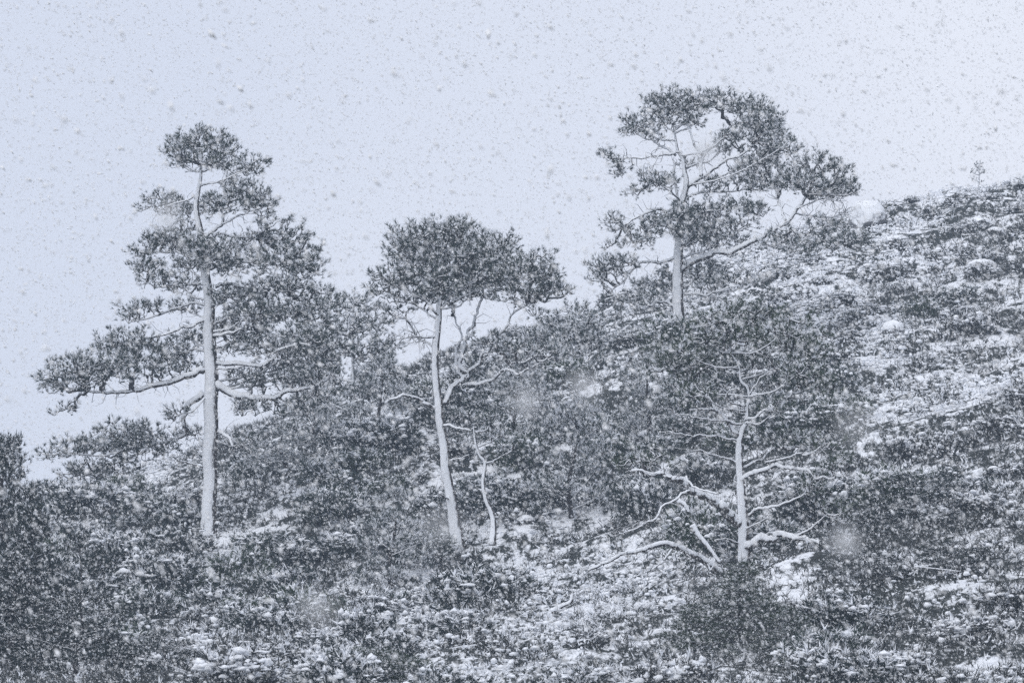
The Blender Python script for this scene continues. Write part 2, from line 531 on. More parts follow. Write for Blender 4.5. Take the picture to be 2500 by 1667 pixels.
def pine(label, d, trunk, limbs, pads, seed, group=None, needle=M_NEEDLE, dens=52.0, snow=0.16, Ls=0.155, ws=0.0175, per=6, K=12, tw=0.013, cat="tree", wide=1.0):
    rng = np.random.default_rng(seed)
    s = pxm(d)
    tr = np.array(trunk, float)
    root = empty("pine_tree", P(tr[0, 0], tr[0, 1], d))
    tag(root, label, cat, group)
    O = np.array(root.location)
    # trunk, buried a little below the snow
    t3 = np.array([np.append(P(X, Y, d) - O, w_ * s / 2) for X, Y, w_ in tr])
    t3 = np.vstack((np.append(t3[0, :3] - (0, 0, 0.9), t3[0, 3] * 1.7), t3)); t3[1, 3] *= 1.2
    sm = spline(t3, 7)
    sm[:, :2] += (np.array([vnoise(sm[:, 2] * 1.1 + 5, sm[:, 2] * 0 + seed, 11), vnoise(sm[:, 2] * 1.1, sm[:, 2] * 0 + seed + 9, 12)]).T - .5) * 0.10
    g = Geo(); tube(g, sm[:, :3], np.maximum(sm[:, 3], .01), 14, 0, 0.035, rng)
    g.build("trunk", [M_TRUNK], root)
    trunk_px = spline(tr, 8)
    alll = []
    for L_ in limbs:
        alll.append(dict(L_))
    for p in pads:                                   # pads without a drawn limb get one that leaves the trunk below them
        cx, cy, rx, ry = p[:4]
        k = int(np.abs(trunk_px[:, 1] - (cy + 0.30 * abs(cx - np.interp(cy, trunk_px[::-1, 1], trunk_px[::-1, 0])) + ry * 0.5)).argmin())
        tx, ty = trunk_px[k, :2]
        z1 = p[4] if len(p) > 4 else rng.uniform(-1, 1) * (0.35 * abs(cx - tx) * s + 0.9)
        mx_, my_ = tx + 0.5 * (cx - tx), ty + 0.5 * (cy + 0.4 * ry - ty) + rng.uniform(0.0, 0.12) * abs(cx - tx)
        alll.append(dict(p=[(tx, ty), (mx_, my_), (cx - 0.1 * (cx - tx), cy + 0.25 * ry)], w=(max(5, min(9, 0.09 * rx + 2.5)), 2.5), z=(0, z1), pads=[p[:4] + (0,)]))
    for L_ in alll:
        pp = np.array(L_["p"], float); n = len(pp)
        z0, z1 = L_["z"] if isinstance(L_["z"], tuple) else (0.0, L_["z"])
        seg = np.concatenate(([0], np.cumsum(np.linalg.norm(np.diff(pp, axis=0), axis=1)))); seg /= seg[-1]
        w0, w1 = np.array(L_["w"]) * (wide if L_["w"][0] > 9 else 1.0)
        rows = np.array([np.append(P(pp[i, 0], pp[i, 1], d + z0 + (z1 - z0) * seg[i]) - O, (w0 + (w1 - w0) * seg[i]) * s / 2) for i in range(n)])
        sm = spline(rows, 6)
        ln = np.linalg.norm(sm[-1, :3] - sm[0, :3])
        wob = rng.standard_normal((len(sm), 3)) * 0.016 * min(ln, 2.5)
        wob = (wob + np.roll(wob, 1, 0) + np.roll(wob, -1, 0)) / 2; wob[0] = 0
        sm[:, :3] += wob
        g = Geo(); tube(g, sm[:, :3], np.maximum(sm[:, 3], .008), 8, 0, 0.05, rng)
        gf = Geo()
        for p in L_.get("pads", ()):
            cx, cy, rx, ry = p[:4]
            near = np.linalg.norm(pp - np.array((cx, cy)), axis=1).argmin()
            zz = z0 + (z1 - z0) * seg[near] + (p[4] if len(p) > 4 else rng.uniform(-.5, .5))
            c = P(cx, cy, d + zz) - O
            R = np.array((rx * 1.26, max(0.9 * rx, min(30, 2 * rx)), ry * 1.36)) * s
            nt_ = int(max(9 if rx > 16 else 3, math.pi * rx * ry * s * s * dens))
            tips = c + ball(rng, nt_) * R
            base = sm[max(1, len(sm) // 4):, :3]
            q = base[np.linalg.norm(base - c, axis=1).argmin()]
            gap = np.linalg.norm(c - q)
            if gap > 0.5:
                kk = int(gap / 0.3)
                t = np.linspace(0, 1, kk + 2)[1:-1, None]
                way = q * (1 - t) + (c - np.array((0, 0, R[2] * .5))) * t + rng.standard_normal((kk, 3)) * 0.06
                tips = np.vstack((way, tips))
            twigs_and_tips(g, gf, rng, base, tips, c - np.array((0, 0, R[2] * .4)), tw, 0, snow, Ls, ws, per, K)
        # short dead twigs on bare limbs
        nd = int(1.8 * ln * L_.get("dead", 2.0))
        if nd:
            ks = rng.integers(len(sm) // 4, len(sm), nd)
            a = sm[ks, :3]
            dr = unit(rng.standard_normal((nd, 3)) + unit(sm[-1:, :3] - sm[:1, :3]) * 0.8)
            m_ = a + dr * (0.15 + 0.3 * rng.random((nd, 1))); e = m_ + unit(dr + 0.7 * rng.standard_normal((nd, 3))) * (0.1 + 0.3 * rng.random((nd, 1)))
            prisms(g, a, m_, np.full(nd, .014), np.full(nd, .010), 1); prisms(g, m_, e, np.full(nd, .010), np.full(nd, .004), 1)
        br = g.build("branch", [M_LIMB, M_TWIG], root)
        if gf.n:
            gf.build("foliage", [needle, M_SNOW], br)
    return root

# tall left pine -----------------------------------------------------------
pine("tallest pine at far left with a straight snow-plastered trunk and long low limbs", 205,
     [(510, 1300, 36), (512, 1200, 35), (514, 1050, 35), (514, 900, 33), (511, 780, 29), (504, 690, 23), (491, 590, 19), (480, 522, 14), (485, 465, 11), (490, 433, 8), (492, 370, 4)],
     [dict(p=[(487, 470), (455, 490), (420, 500), (385, 515)], w=(6, 3), z=.6, pads=[(395, 485, 42, 18), (370, 510, 32, 14), (425, 510, 28, 20)]),
      dict(p=[(495, 580), (525, 560), (543, 545), (542, 500)], w=(10, 6), z=-.4, pads=[(560, 490, 38, 26), (535, 505, 30, 30)]),
      dict(p=[(543, 545), (580, 530), (620, 515), (665, 500)], w=(6, 3), z=(-.4, .8), pads=[(605, 478, 45, 30), (640, 500, 36, 18), (580, 455, 30, 15), (655, 532, 27, 12)]),
      dict(p=[(492, 590), (540, 570), (590, 580), (650, 590)], w=(8, 4), z=1.2, pads=[(680, 575, 62, 34), (740, 610, 42, 38), (625, 600, 55, 26)]),
      dict(p=[(500, 660), (560, 640), (640, 640), (720, 650)], w=(10, 4), z=-1.4, pads=[(690, 640, 70, 34), (752, 660, 38, 34), (600, 630, 50, 28), (560, 660, 40, 26)]),
      dict(p=[(505, 700), (455, 690), (405, 700), (360, 690)], w=(8, 3), z=-.8, pads=[(395, 690, 50, 18), (365, 665, 35, 22)]),
      dict(p=[(497, 640), (450, 620), (400, 615), (350, 620)], w=(8, 3), z=.5, pads=[(400, 595, 52, 24), (345, 620, 32, 18), (355, 650, 38, 16), (440, 600, 35, 24), (400, 580, 45, 15)]),
      dict(p=[(495, 625), (520, 635), (545, 620)], w=(7, 3), z=-1.5, pads=[(530, 612, 58, 30), (480, 600, 40, 26)]),
      dict(p=[(508, 745), (470, 740), (430, 752), (370, 775), (310, 785)], w=(8, 3), z=.6, pads=[(335, 755, 40, 17), (310, 775, 30, 12), (380, 745, 30, 10)]),
      dict(p=[(510, 775), (470, 795), (440, 800), (400, 815), (300, 840)], w=(10, 4), z=-1.2, pads=[(310, 835, 72, 26), (345, 860, 55, 28), (260, 845, 35, 18)]),
      dict(p=[(497, 905), (455, 915), (404, 933), (353, 945), (298, 958), (220, 955)], w=(19, 6), z=-2.0, dead=5, pads=[(190, 895, 75, 28), (170, 925, 70, 30), (260, 900, 60, 32), (320, 890, 55, 30), (130, 945, 35, 16), (380, 900, 40, 26), (145, 1005, 30, 12)]),
      dict(p=[(495, 958), (459, 992), (446, 1022), (450, 1056), (404, 1077), (340, 1085)], w=(17, 6), z=1.2, dead=5, pads=[(300, 1065, 70, 30), (250, 1090, 60, 30), (330, 1100, 70, 28), (400, 1085, 40, 28), (350, 1050, 40, 22)]),
      dict(p=[(340, 1090), (260, 1110), (180, 1105), (110, 1112)], w=(6, 3), z=(1.2, .2), pads=[(130, 1110, 58, 10), (165, 1088, 46, 13), (210, 1095, 45, 18)]),
      dict(p=[(360, 1092), (300, 1125), (240, 1145)], w=(6, 3), z=(1.2, 2.5), pads=[(210, 1150, 62, 18), (280, 1140, 60, 20), (180, 1160, 40, 12)]),
      dict(p=[(512, 860), (480, 850), (440, 860), (410, 875)], w=(8, 4), z=1.5, pads=[(440, 850, 42, 30), (410, 880, 35, 24), (455, 900, 30, 22)]),
      dict(p=[(510, 960), (470, 1000), (430, 1015)], w=(5, 3), z=-1.0, pads=[(412, 1016, 24, 10), (440, 1000, 24, 10)]),
      dict(p=[(520, 822), (553, 814), (589, 803)], w=(11, 5), z=-1.6, dead=0),
      dict(p=[(525, 886), (595, 888), (638, 892), (663, 878), (672, 860), (714, 843), (757, 839)], w=(14, 5), z=-1.8, pads=[(760, 825, 55, 20), (700, 815, 50, 22)]),
      dict(p=[(527, 933), (570, 958), (616, 971), (663, 969), (718, 956), (787, 933), (803, 911)], w=(22, 6), z=-1.0, dead=5, pads=[(640, 925, 60, 18), (720, 925, 55, 20), (770, 905, 45, 24), (640, 1000, 65, 18), (745, 985, 60, 18), (590, 990, 40, 16)]),
      dict(p=[(525, 700), (560, 690), (620, 700), (700, 710)], w=(10, 4), z=1.5, pads=[(640, 710, 65, 30), (720, 705, 52, 34), (580, 740, 50, 26), (770, 730, 40, 26)]),
      dict(p=[(516, 800), (560, 770), (640, 765), (720, 770)], w=(10, 4), z=.8, pads=[(620, 770, 60, 28), (700, 765, 58, 30), (780, 770, 45, 30), (560, 850, 40, 26), (640, 840, 60, 22)]),
      dict(p=[(530, 1050), (557, 1065), (570, 1090)], w=(12, 5), z=-.7, dead=6, pads=[(600, 1080, 35, 20)]),
      dict(p=[(497, 1139), (451, 1128), (417, 1113)], w=(7, 3), z=-1.2, dead=0)],
     [(470, 345, 48, 28), (515, 350, 50, 30), (555, 375, 34, 26), (435, 370, 32, 28), (480, 385, 60, 26), (530, 400, 42, 22), (620, 405, 30, 26), (440, 402, 30, 10), (585, 415, 34, 18), (505, 500, 22, 26, .8), (500, 618, 42, 22, -1.6), (520, 640, 40, 20, -1.4), (470, 640, 30, 18, -1.0),
      (600, 805, 55, 26, .6), (665, 850, 62, 26, -.8), (740, 855, 55, 26, .7), (690, 895, 62, 22, 1.2), (800, 860, 52, 34, .4), (600, 915, 45, 18, .9), (560, 800, 40, 26, 1.2), (620, 760, 60, 28, -1.0), (560, 720, 46, 24, -.8),
      (440, 700, 46, 20, 1.0), (455, 650, 36, 22, .8), (450, 750, 36, 18, 1.2), (460, 820, 40, 22, 1.0), (430, 560, 40, 18, .9), (455, 520, 24, 16, .5), (470, 1060, 32, 16, 1.0)],
     seed=11)

# middle pine --------------------------------------------------------------
pine("middle pine with a curving snow-caked trunk and a rounded umbrella crown", 195,
     [(1122, 1345, 30), (1110, 1271, 29), (1097, 1201, 25), (1088, 1131, 24), (1078, 1060, 22), (1071, 990, 20), (1064, 938, 18), (1064, 885, 17), (1066, 840, 18), (1073, 780, 16), (1075, 744, 14), (1082, 690, 10), (1088, 640, 6), (1088, 590, 4)],
     [dict(p=[(1085, 985), (1100, 950), (1117, 934), (1134, 924)], w=(13, 12), z=.8, dead=0),
      dict(p=[(1134, 924), (1126, 894), (1129, 855), (1138, 825), (1150, 798), (1168, 756), (1180, 700)], w=(12, 5), z=(.8, .6), pads=[(1190, 690, 60, 34), (1150, 660, 52, 34), (1200, 640, 55, 34)]),
      dict(p=[(1132, 925), (1117, 893), (1114, 855), (1129, 819), (1118, 795), (1105, 770)], w=(8, 4), z=(.8, 1.6), pads=[(1100, 725, 40, 22)]),
      dict(p=[(1138, 925), (1162, 885), (1195, 849), (1216, 828), (1237, 798), (1258, 768), (1290, 735)], w=(10, 4), z=(.8, -.6), pads=[(1290, 725, 62, 20), (1300, 690, 55, 28), (1345, 700, 40, 24), (1370, 712, 26, 16)]),
      dict(p=[(1140, 938), (1186, 930), (1231, 906), (1270, 912), (1294, 897), (1335, 873)], w=(11, 4), z=(.8, -1.8), dead=5, pads=[(1330, 860, 40, 20)]),
      dict(p=[(1231, 906), (1255, 885), (1294, 876), (1330, 850)], w=(6, 3), z=(-.5, -1.5), dead=5, pads=[(1190, 825, 40, 15), (1250, 850, 40, 16)]),
      dict(p=[(1064, 822), (1030, 822), (1006, 822), (970, 828)], w=(7, 3), z=-.8, dead=9),
      dict(p=[(1070, 860), (1040, 835), (1015, 815), (1000, 790), (960, 770)], w=(6, 3), z=.9, dead=9, pads=[(975, 755, 40, 10)]),
      dict(p=[(1068, 995), (1040, 985), (1025, 973), (973, 964), (941, 982), (934, 948)], w=(11, 5), z=-1.6, dead=2),
      dict(p=[(1097, 1124), (1120, 1120), (1145, 1110)], w=(5, 3), z=-.9, dead=0),
      dict(p=[(1078, 1036), (1110, 1042), (1152, 1053)], w=(8, 3), z=-.9, dead=1),
      dict(p=[(1100, 1222), (1086, 1212), (1072, 1203)], w=(7, 4), z=-.8, dead=0),
      dict(p=[(1078, 750), (1110, 700), (1160, 650), (1210, 620)], w=(9, 4), z=1.4, pads=[(1215, 600, 55, 32), (1240, 640, 45, 30), (1160, 590, 48, 30)]),
      dict(p=[(1100, 740), (1170, 710), (1240, 680), (1300, 650)], w=(7, 3), z=-1.0, pads=[(1310, 645, 52, 28), (1335, 665, 34, 26), (1270, 670, 45, 30), (1220, 690, 40, 26)]),
      dict(p=[(1076, 770), (1035, 735), (990, 705), (950, 690)], w=(8, 3), z=-.6, pads=[(945, 665, 38, 17), (928, 698, 30, 15), (985, 690, 45, 22), (925, 712, 18, 8)]),
      dict(p=[(1074, 790), (1040, 760), (1000, 740), (960, 735)], w=(6, 3), z=.7, pads=[(1000, 725, 50, 20), (1045, 730, 42, 18)])],
     [(1080, 560, 60, 28), (1030, 575, 45, 26), (985, 580, 38, 24), (1120, 570, 42, 28), (1085, 600, 70, 34), (1010, 620, 62, 34), (970, 605, 26, 28), (1060, 650, 60, 34), (1110, 640, 60, 34), (1000, 655, 50, 26), (1090, 690, 55, 26), (1130, 680, 50, 26), (1160, 720, 40, 20), (1150, 625, 50, 32), (1072, 706, 52, 24, -1.5), (1060, 675, 50, 24, -1.5), (1010, 690, 48, 22, .8), (1230, 660, 50, 28, .7), (1180, 675, 50, 26, -.9)],
     seed=23)

# high right pine ----------------------------------------------------------
pine("high right pine on the ridge with an open spreading crown and one long rising limb", 225,
     [(1658, 850, 32), (1657, 765, 29), (1657, 700, 27), (1658, 635, 24), (1659, 592, 22), (1661, 545, 19), (1662, 501, 17), (1675, 466, 15), (1677, 440, 13), (1670, 414, 11), (1666, 388, 9), (1653, 366, 7), (1645, 320, 4)],
     [dict(p=[(1677, 457), (1710, 431), (1762, 401), (1809, 375), (1840, 353)], w=(13, 5), z=-.8, pads=[(1830, 330, 45, 24), (1880, 350, 45, 30), (1890, 385, 40, 24), (1850, 300, 45, 26)]),
      dict(p=[(1712, 430), (1718, 384), (1753, 345), (1790, 310), (1830, 290)], w=(10, 4), z=(-.3, .9), pads=[(1800, 255, 50, 24), (1850, 265, 42, 26), (1885, 300, 32, 30), (1745, 240, 48, 20), (1900, 330, 26, 26)]),
      dict(p=[(1714, 380), (1692, 345), (1679, 310), (1675, 270)], w=(7, 4), z=(-.3, -.5), pads=[(1690, 245, 48, 20), (1640, 240, 42, 20), (1605, 248, 38, 22), (1655, 280, 48, 24), (1600, 275, 34, 18)]),
      dict(p=[(1658, 501), (1647, 440), (1645, 405), (1658, 399)], w=(8, 6), z=.6, dead=3),
      dict(p=[(1658, 375), (1627, 373), (1571, 382), (1532, 388), (1510, 395)], w=(7, 3), z=-.7, dead=6, pads=[(1478, 376, 19, 11), (1500, 396, 20, 15), (1518, 415, 20, 14), (1512, 430, 16, 8)]),
      dict(p=[(1610, 378), (1590, 410), (1566, 423)], w=(4, 2), z=(-.4, -.9), dead=6),
      dict(p=[(1650, 380), (1610, 350), (1570, 335), (1540, 315)], w=(7, 3), z=.6, dead=5, pads=[(1550, 300, 36, 16), (1535, 320, 28, 14), (1590, 330, 30, 14)]),
      dict(p=[(1665, 500), (1640, 470), (1615, 450), (1590, 440)], w=(6, 3), z=-.9, dead=4, pads=[(1600, 440, 42, 22), (1555, 470, 28, 13), (1625, 440, 30, 24)]),
      dict(p=[(1655, 528), (1636, 522), (1610, 514), (1566, 527), (1523, 549)], w=(10, 4), z=-.8, dead=4, pads=[(1500, 540, 30, 14), (1520, 560, 30, 14), (1580, 565, 48, 24), (1610, 540, 28, 24), (1550, 590, 45, 16), (1486, 604, 22, 10)]),
      dict(p=[(1650, 625), (1614, 640), (1566, 644), (1532, 670), (1490, 715)], w=(9, 3), z=.6, dead=7, pads=[(1465, 648, 42, 18), (1530, 640, 40, 18), (1462, 680, 30, 13), (1500, 670, 32, 14)]),
      dict(p=[(1650, 744), (1614, 739), (1584, 739), (1562, 722), (1519, 718), (1480, 735)], w=(9, 3), z=-1.0, dead=7, pads=[(1535, 738, 32, 18), (1500, 730, 28, 10), (1600, 725, 30, 14)]),
      dict(p=[(1652, 720), (1625, 705), (1600, 700)], w=(6, 3), z=.7, dead=4, pads=[(1605, 690, 42, 24), (1575, 705, 28, 18), (1640, 700, 28, 18)]),
      dict(p=[(1664, 656), (1705, 631), (1749, 616), (1792, 609), (1848, 585), (1879, 566), (1918, 542), (1944, 510), (1974, 479)], w=(20, 7), z=-2.4, dead=3, pads=[(1990, 455, 45, 18), (1990, 400, 46, 24), (2040, 425, 38, 30), (1950, 430, 45, 28), (2078, 468, 22, 18), (2060, 455, 30, 20), (2025, 470, 40, 18)]),
      dict(p=[(1918, 540), (1905, 505), (1896, 475), (1890, 450)], w=(6, 3), z=(-1.9, -1.2), dead=6, pads=[(1880, 430, 52, 26), (1920, 455, 42, 20), (1850, 405, 42, 24)]),
      dict(p=[(1940, 520), (1975, 528), (2030, 530), (2070, 520)], w=(5, 2), z=(-2.1, -1.2), dead=10),
      dict(p=[(1944, 510), (2000, 490), (2050, 490)], w=(5, 2), z=(-2.2, -2.6), dead=12),
      dict(p=[(1900, 556), (1950, 570), (1990, 590), (2060, 600)], w=(5, 2), z=(-1.9, -3.0), dead=3, pads=[(2010, 548, 40, 16), (2070, 580, 50, 20), (2030, 600, 48, 18), (2100, 595, 28, 14), (1960, 610, 40, 20), (1905, 590, 48, 24)]),
      dict(p=[(1672, 600), (1700, 585), (1740, 575), (1800, 560)], w=(8, 3), z=1.0, pads=[(1740, 550, 50, 22), (1800, 545, 48, 20), (1710, 600, 30, 24), (1800, 585, 38, 12)]),
      dict(p=[(1666, 540), (1710, 520), (1760, 512), (1820, 505)], w=(8, 3), z=-1.2, dead=4, pads=[(1680, 520, 42, 28), (1740, 510, 48, 22), (1810, 500, 45, 20), (1855, 515, 32, 18), (1685, 560, 48, 26)]),
      dict(p=[(1680, 480), (1720, 470), (1780, 468), (1830, 462)], w=(7, 3), z=.8, dead=5, pads=[(1790, 435, 40, 15), (1840, 455, 38, 16), (1740, 455, 34, 16)]),
      dict(p=[(1668, 700), (1710, 680), (1780, 690), (1850, 690)], w=(7, 3), z=-.5, pads=[(1725, 665, 48, 24), (1800, 675, 48, 18), (1845, 695, 30, 12), (1700, 640, 28, 22)]),
      dict(p=[(1670, 718), (1727, 718), (1770, 705), (1800, 695)], w=(8, 3), z=-1.0, dead=3, pads=[(1740, 700, 36, 14)])],
     [(1560, 310, 30, 14), (1930, 360, 26, 24), (1780, 330, 34, 18), (1700, 300, 28, 14), (1690, 400, 22, 14), (1662, 528, 42, 26, -1.6), (1648, 558, 38, 20, -1.5), (1690, 580, 34, 16, -1.2), (1640, 660, 26, 12, 1.0), (1720, 575, 46, 20, .9), (1760, 590, 46, 18, -.5), (1780, 360, 40, 18, .6), (1820, 400, 44, 20, .4), (1620, 300, 34, 16, .3), (1700, 265, 40, 18, .4)],
     seed=37, dens=48)

# right, bare-limbed pine --------------------------------------------------
pine("right-hand pine with many bare snow-laden limbs below a dense dark dome", 172,
     [(1815, 1440, 36), (1812, 1325, 28), (1813, 1258, 27), (1809, 1191, 21), (1802, 1124, 19), (1802, 1079, 17), (1811, 1044, 14), (1820, 1030, 11), (1820, 995, 9), (1826, 968, 8), (1822, 945, 8), (1806, 928, 7), (1802, 892, 5), (1784, 852, 4), (1780, 800, 3)],
     [dict(p=[(1829, 963), (1853, 928), (1880, 908), (1907, 892), (1930, 860)], w=(6, 3), z=-.5, pads=[(1930, 830, 45, 30), (1960, 870, 42, 34), (1895, 860, 42, 26)]),
      dict(p=[(1803, 1066), (1768, 1021), (1755, 1004), (1719, 999), (1684, 1001)], w=(10, 4), z=-.5, dead=4),
      dict(p=[(1755, 1004), (1730, 970), (1700, 940), (1680, 910)], w=(6, 3), z=(-.4, .4), dead=3, pads=[(1680, 890, 55, 34), (1640, 920, 45, 26), (1720, 890, 42, 26), (1640, 880, 40, 24)]),
      dict(p=[(1812, 1034), (1759, 1021), (1701, 1019), (1648, 1010)], w=(7, 3), z=-1.2, dead=4),
      dict(p=[(1800, 1080), (1773, 1068), (1710, 1068), (1675, 1057), (1634, 1048)], w=(7, 3), z=-1.0, dead=5),
      dict(p=[(1818, 1026), (1862, 1004), (1902, 992), (1920, 968), (1951, 954), (1983, 943), (2010, 930)], w=(8, 4), z=-.8, dead=4, pads=[(1995, 925, 42, 26), (2020, 960, 34, 26), (1960, 930, 38, 22)]),
      dict(p=[(1800, 1128), (1755, 1113), (1724, 1104), (1692, 1097)], w=(6, 3), z=-.8, dead=6),
      dict(p=[(1806, 1172), (1853, 1153), (1889, 1140), (1938, 1140), (1974, 1151), (2005, 1169), (2050, 1160), (2061, 1149)], w=(12, 4), z=-1.4, dead=6, pads=[(2030, 1130, 45, 20), (1980, 1170, 45, 16)]),
      dict(p=[(1804, 1145), (1849, 1126), (1862, 1120), (1900, 1090)], w=(8, 3), z=.9, dead=4, pads=[(1920, 1070, 50, 26), (1970, 1085, 45, 26)]),
      dict(p=[(1960, 1110), (1985, 1104), (2002, 1090)], w=(6, 3), z=(-1.0, -1.3), dead=3),
      dict(p=[(1870, 1128), (1960, 1108), (1985, 1108), (2020, 1095)], w=(6, 3), z=(-.2, -1.3), dead=3, pads=[(2020, 1085, 40, 18)]),
      dict(p=[(1808, 1274), (1773, 1251), (1753, 1227), (1719, 1211), (1688, 1196), (1672, 1175), (1639, 1167), (1599, 1158), (1545, 1146)], w=(24, 6), z=-2.2, dead=4),
      dict(p=[(1675, 1162), (1688, 1184), (1719, 1198), (1751, 1204)], w=(5, 5), z=(-1.6, -2.4), dead=1),
      dict(p=[(1639, 1165), (1610, 1160), (1575, 1150)], w=(5, 3), z=(-1.9, -1.2), dead=2, pads=[(1600, 1115, 55, 24), (1545, 1130, 42, 16)]),
      dict(p=[(1684, 1198), (1639, 1227), (1590, 1267), (1554, 1285), (1514, 1305)], w=(7, 3), z=(-1.8, -3.0), dead=4),
      dict(p=[(1818, 1262), (1853, 1242), (1898, 1233), (1943, 1216), (1978, 1187)], w=(9, 4), z=-1.2, dead=4, pads=[(1990, 1200, 40, 20)]),
      dict(p=[(1815, 1290), (1845, 1280), (1880, 1262)], w=(6, 3), z=-1.0, dead=2),
      dict(p=[(1815, 1335), (1849, 1314), (1884, 1309), (1916, 1303), (1956, 1314), (1996, 1327), (2023, 1343), (2045, 1361), (2076, 1365)], w=(18, 6), z=-2.0, dead=4),
      dict(p=[(1940, 1308), (1965, 1300), (1990, 1280), (2020, 1255)], w=(7, 3), z=(-1.0, -1.4), dead=4, pads=[(2040, 1250, 40, 24)]),
      dict(p=[(1820, 1400), (1867, 1374), (1893, 1367), (1938, 1372), (1974, 1361), (2014, 1356)], w=(9, 4), z=-2.0, dead=3),
      dict(p=[(1812, 1430), (1780, 1410), (1744, 1388), (1719, 1365), (1657, 1338), (1608, 1321), (1550, 1343), (1505, 1356), (1434, 1388)], w=(20, 5), z=-2.6, dead=4),
      dict(p=[(1640, 1340), (1615, 1370), (1580, 1395), (1540, 1412)], w=(5, 3), z=(-1.8, -2.6), dead=4),
      dict(p=[(1803, 1326), (1775, 1315), (1750, 1318)], w=(5, 3), z=-1.0, dead=1),
      dict(p=[(1820, 990), (1795, 985), (1775, 975), (1780, 955), (1805, 945)], w=(6, 3), z=-.9, dead=2)],
     [(1760, 780, 62, 32), (1850, 770, 62, 30), (1800, 760, 55, 24), (1925, 800, 52, 36), (1985, 850, 46, 36), (1720, 830, 56, 34), (1800, 820, 60, 34), (1870, 820, 56, 34), (1660, 850, 46, 30), (1750, 880, 52, 30), (1840, 880, 52, 30), (1620, 900, 40, 24), (1960, 905, 46, 30), (1880, 940, 46, 22), (1900, 1000, 40, 20), (1740, 940, 42, 20), (1700, 960, 40, 16)],
     seed=41, wide=1.25, needle=M_GREEN, dens=46, snow=0.15, Ls=0.148)

# filling pines between and behind the tall ones
pine("bushy pine filling the gap between the left and middle pines", 219,
     [(862, 1075, 9), (866, 980, 8), (860, 900, 7), (862, 820, 5), (860, 760, 3)], [],
     [(862, 745, 62, 28), (800, 745, 40, 22), (915, 780, 46, 30), (860, 800, 72, 30), (940, 840, 42, 28), (790, 810, 56, 30), (880, 860, 80, 30), (760, 880, 56, 30), (930, 905, 56, 28), (820, 930, 72, 28), (900, 960, 66, 26), (745, 820, 40, 26), (770, 960, 60, 24)],
     seed=61, group="bushy pines on the ridge", dens=44, snow=.24)
pine("round pine on the ridge between the middle and high right pines", 223,
     [(1400, 985, 9), (1402, 900, 8), (1398, 830, 6), (1402, 770, 3)], [],
     [(1402, 762, 38, 20), (1440, 785, 38, 22), (1355, 785, 38, 22), (1395, 815, 66, 28), (1310, 825, 48, 24), (1455, 840, 40, 24), (1350, 870, 66, 28), (1265, 875, 46, 26), (1425, 890, 60, 28), (1320, 920, 60, 24), (1300, 760, 30, 14)],
     seed=62, group="bushy pines on the ridge", dens=44, snow=.24)

# slim and small pines -----------------------------------------------------
pine("slim crooked young pine just right of the middle trunk", 190,
     [(1206, 1265, 11), (1187, 1218, 10), (1181, 1176, 9), (1187, 1131, 8), (1173, 1110, 7), (1162, 1078, 5), (1158, 1040, 3)],
     [dict(p=[(1187, 1131), (1205, 1125), (1224, 1112)], w=(5, 3), z=-.4, dead=2, pads=[(1240, 1095, 40, 20)])],
     [(1150, 1020, 45, 22), (1200, 1030, 48, 24), (1225, 1060, 38, 20)], seed=51, dens=34)
pine("tiny sparse sapling standing alone on the right skyline", 268,
     [(2390, 492, 5), (2391, 430, 4), (2389, 415, 3), (2389, 397, 2)],
     [dict(p=[(2391, 444), (2382, 440), (2376, 436)], w=(3, 2), z=.1, dead=0, pads=[(2382, 436, 7, 6), (2376, 440, 6, 4)]),
      dict(p=[(2390, 427), (2378, 424), (2372, 418)], w=(3, 2), z=-.1, dead=0, pads=[(2374, 419, 6, 6), (2382, 423, 5, 4)]),
      dict(p=[(2390, 426), (2400, 420), (2405, 415)], w=(3, 2), z=.1, dead=0, pads=[(2404, 415, 5, 6), (2399, 422, 4, 4)]),
      dict(p=[(2391, 445), (2397, 441)], w=(2, 1), z=-.1, dead=0, pads=[(2398, 440, 4, 5)])],
     [(2389, 404, 6, 9, 0), (2382, 404, 4, 4, 0), (2396, 404, 4, 4, 0), (2388, 417, 6, 5, 0)], seed=53, dens=60, per=3, Ls=.10, ws=.03, K=5)
pine("small feathery sapling on the left skyline beside the dark pine", 236,
     [(92, 1240, 6), (94, 1205, 4), (97, 1180, 2)],
     [], [(96, 1186, 10, 10, 0), (84, 1195, 9, 8, 0), (106, 1190, 8, 8, 0), (90, 1210, 22, 9, 0), (62, 1205, 12, 10, .2)], seed=54, dens=50, per=4)

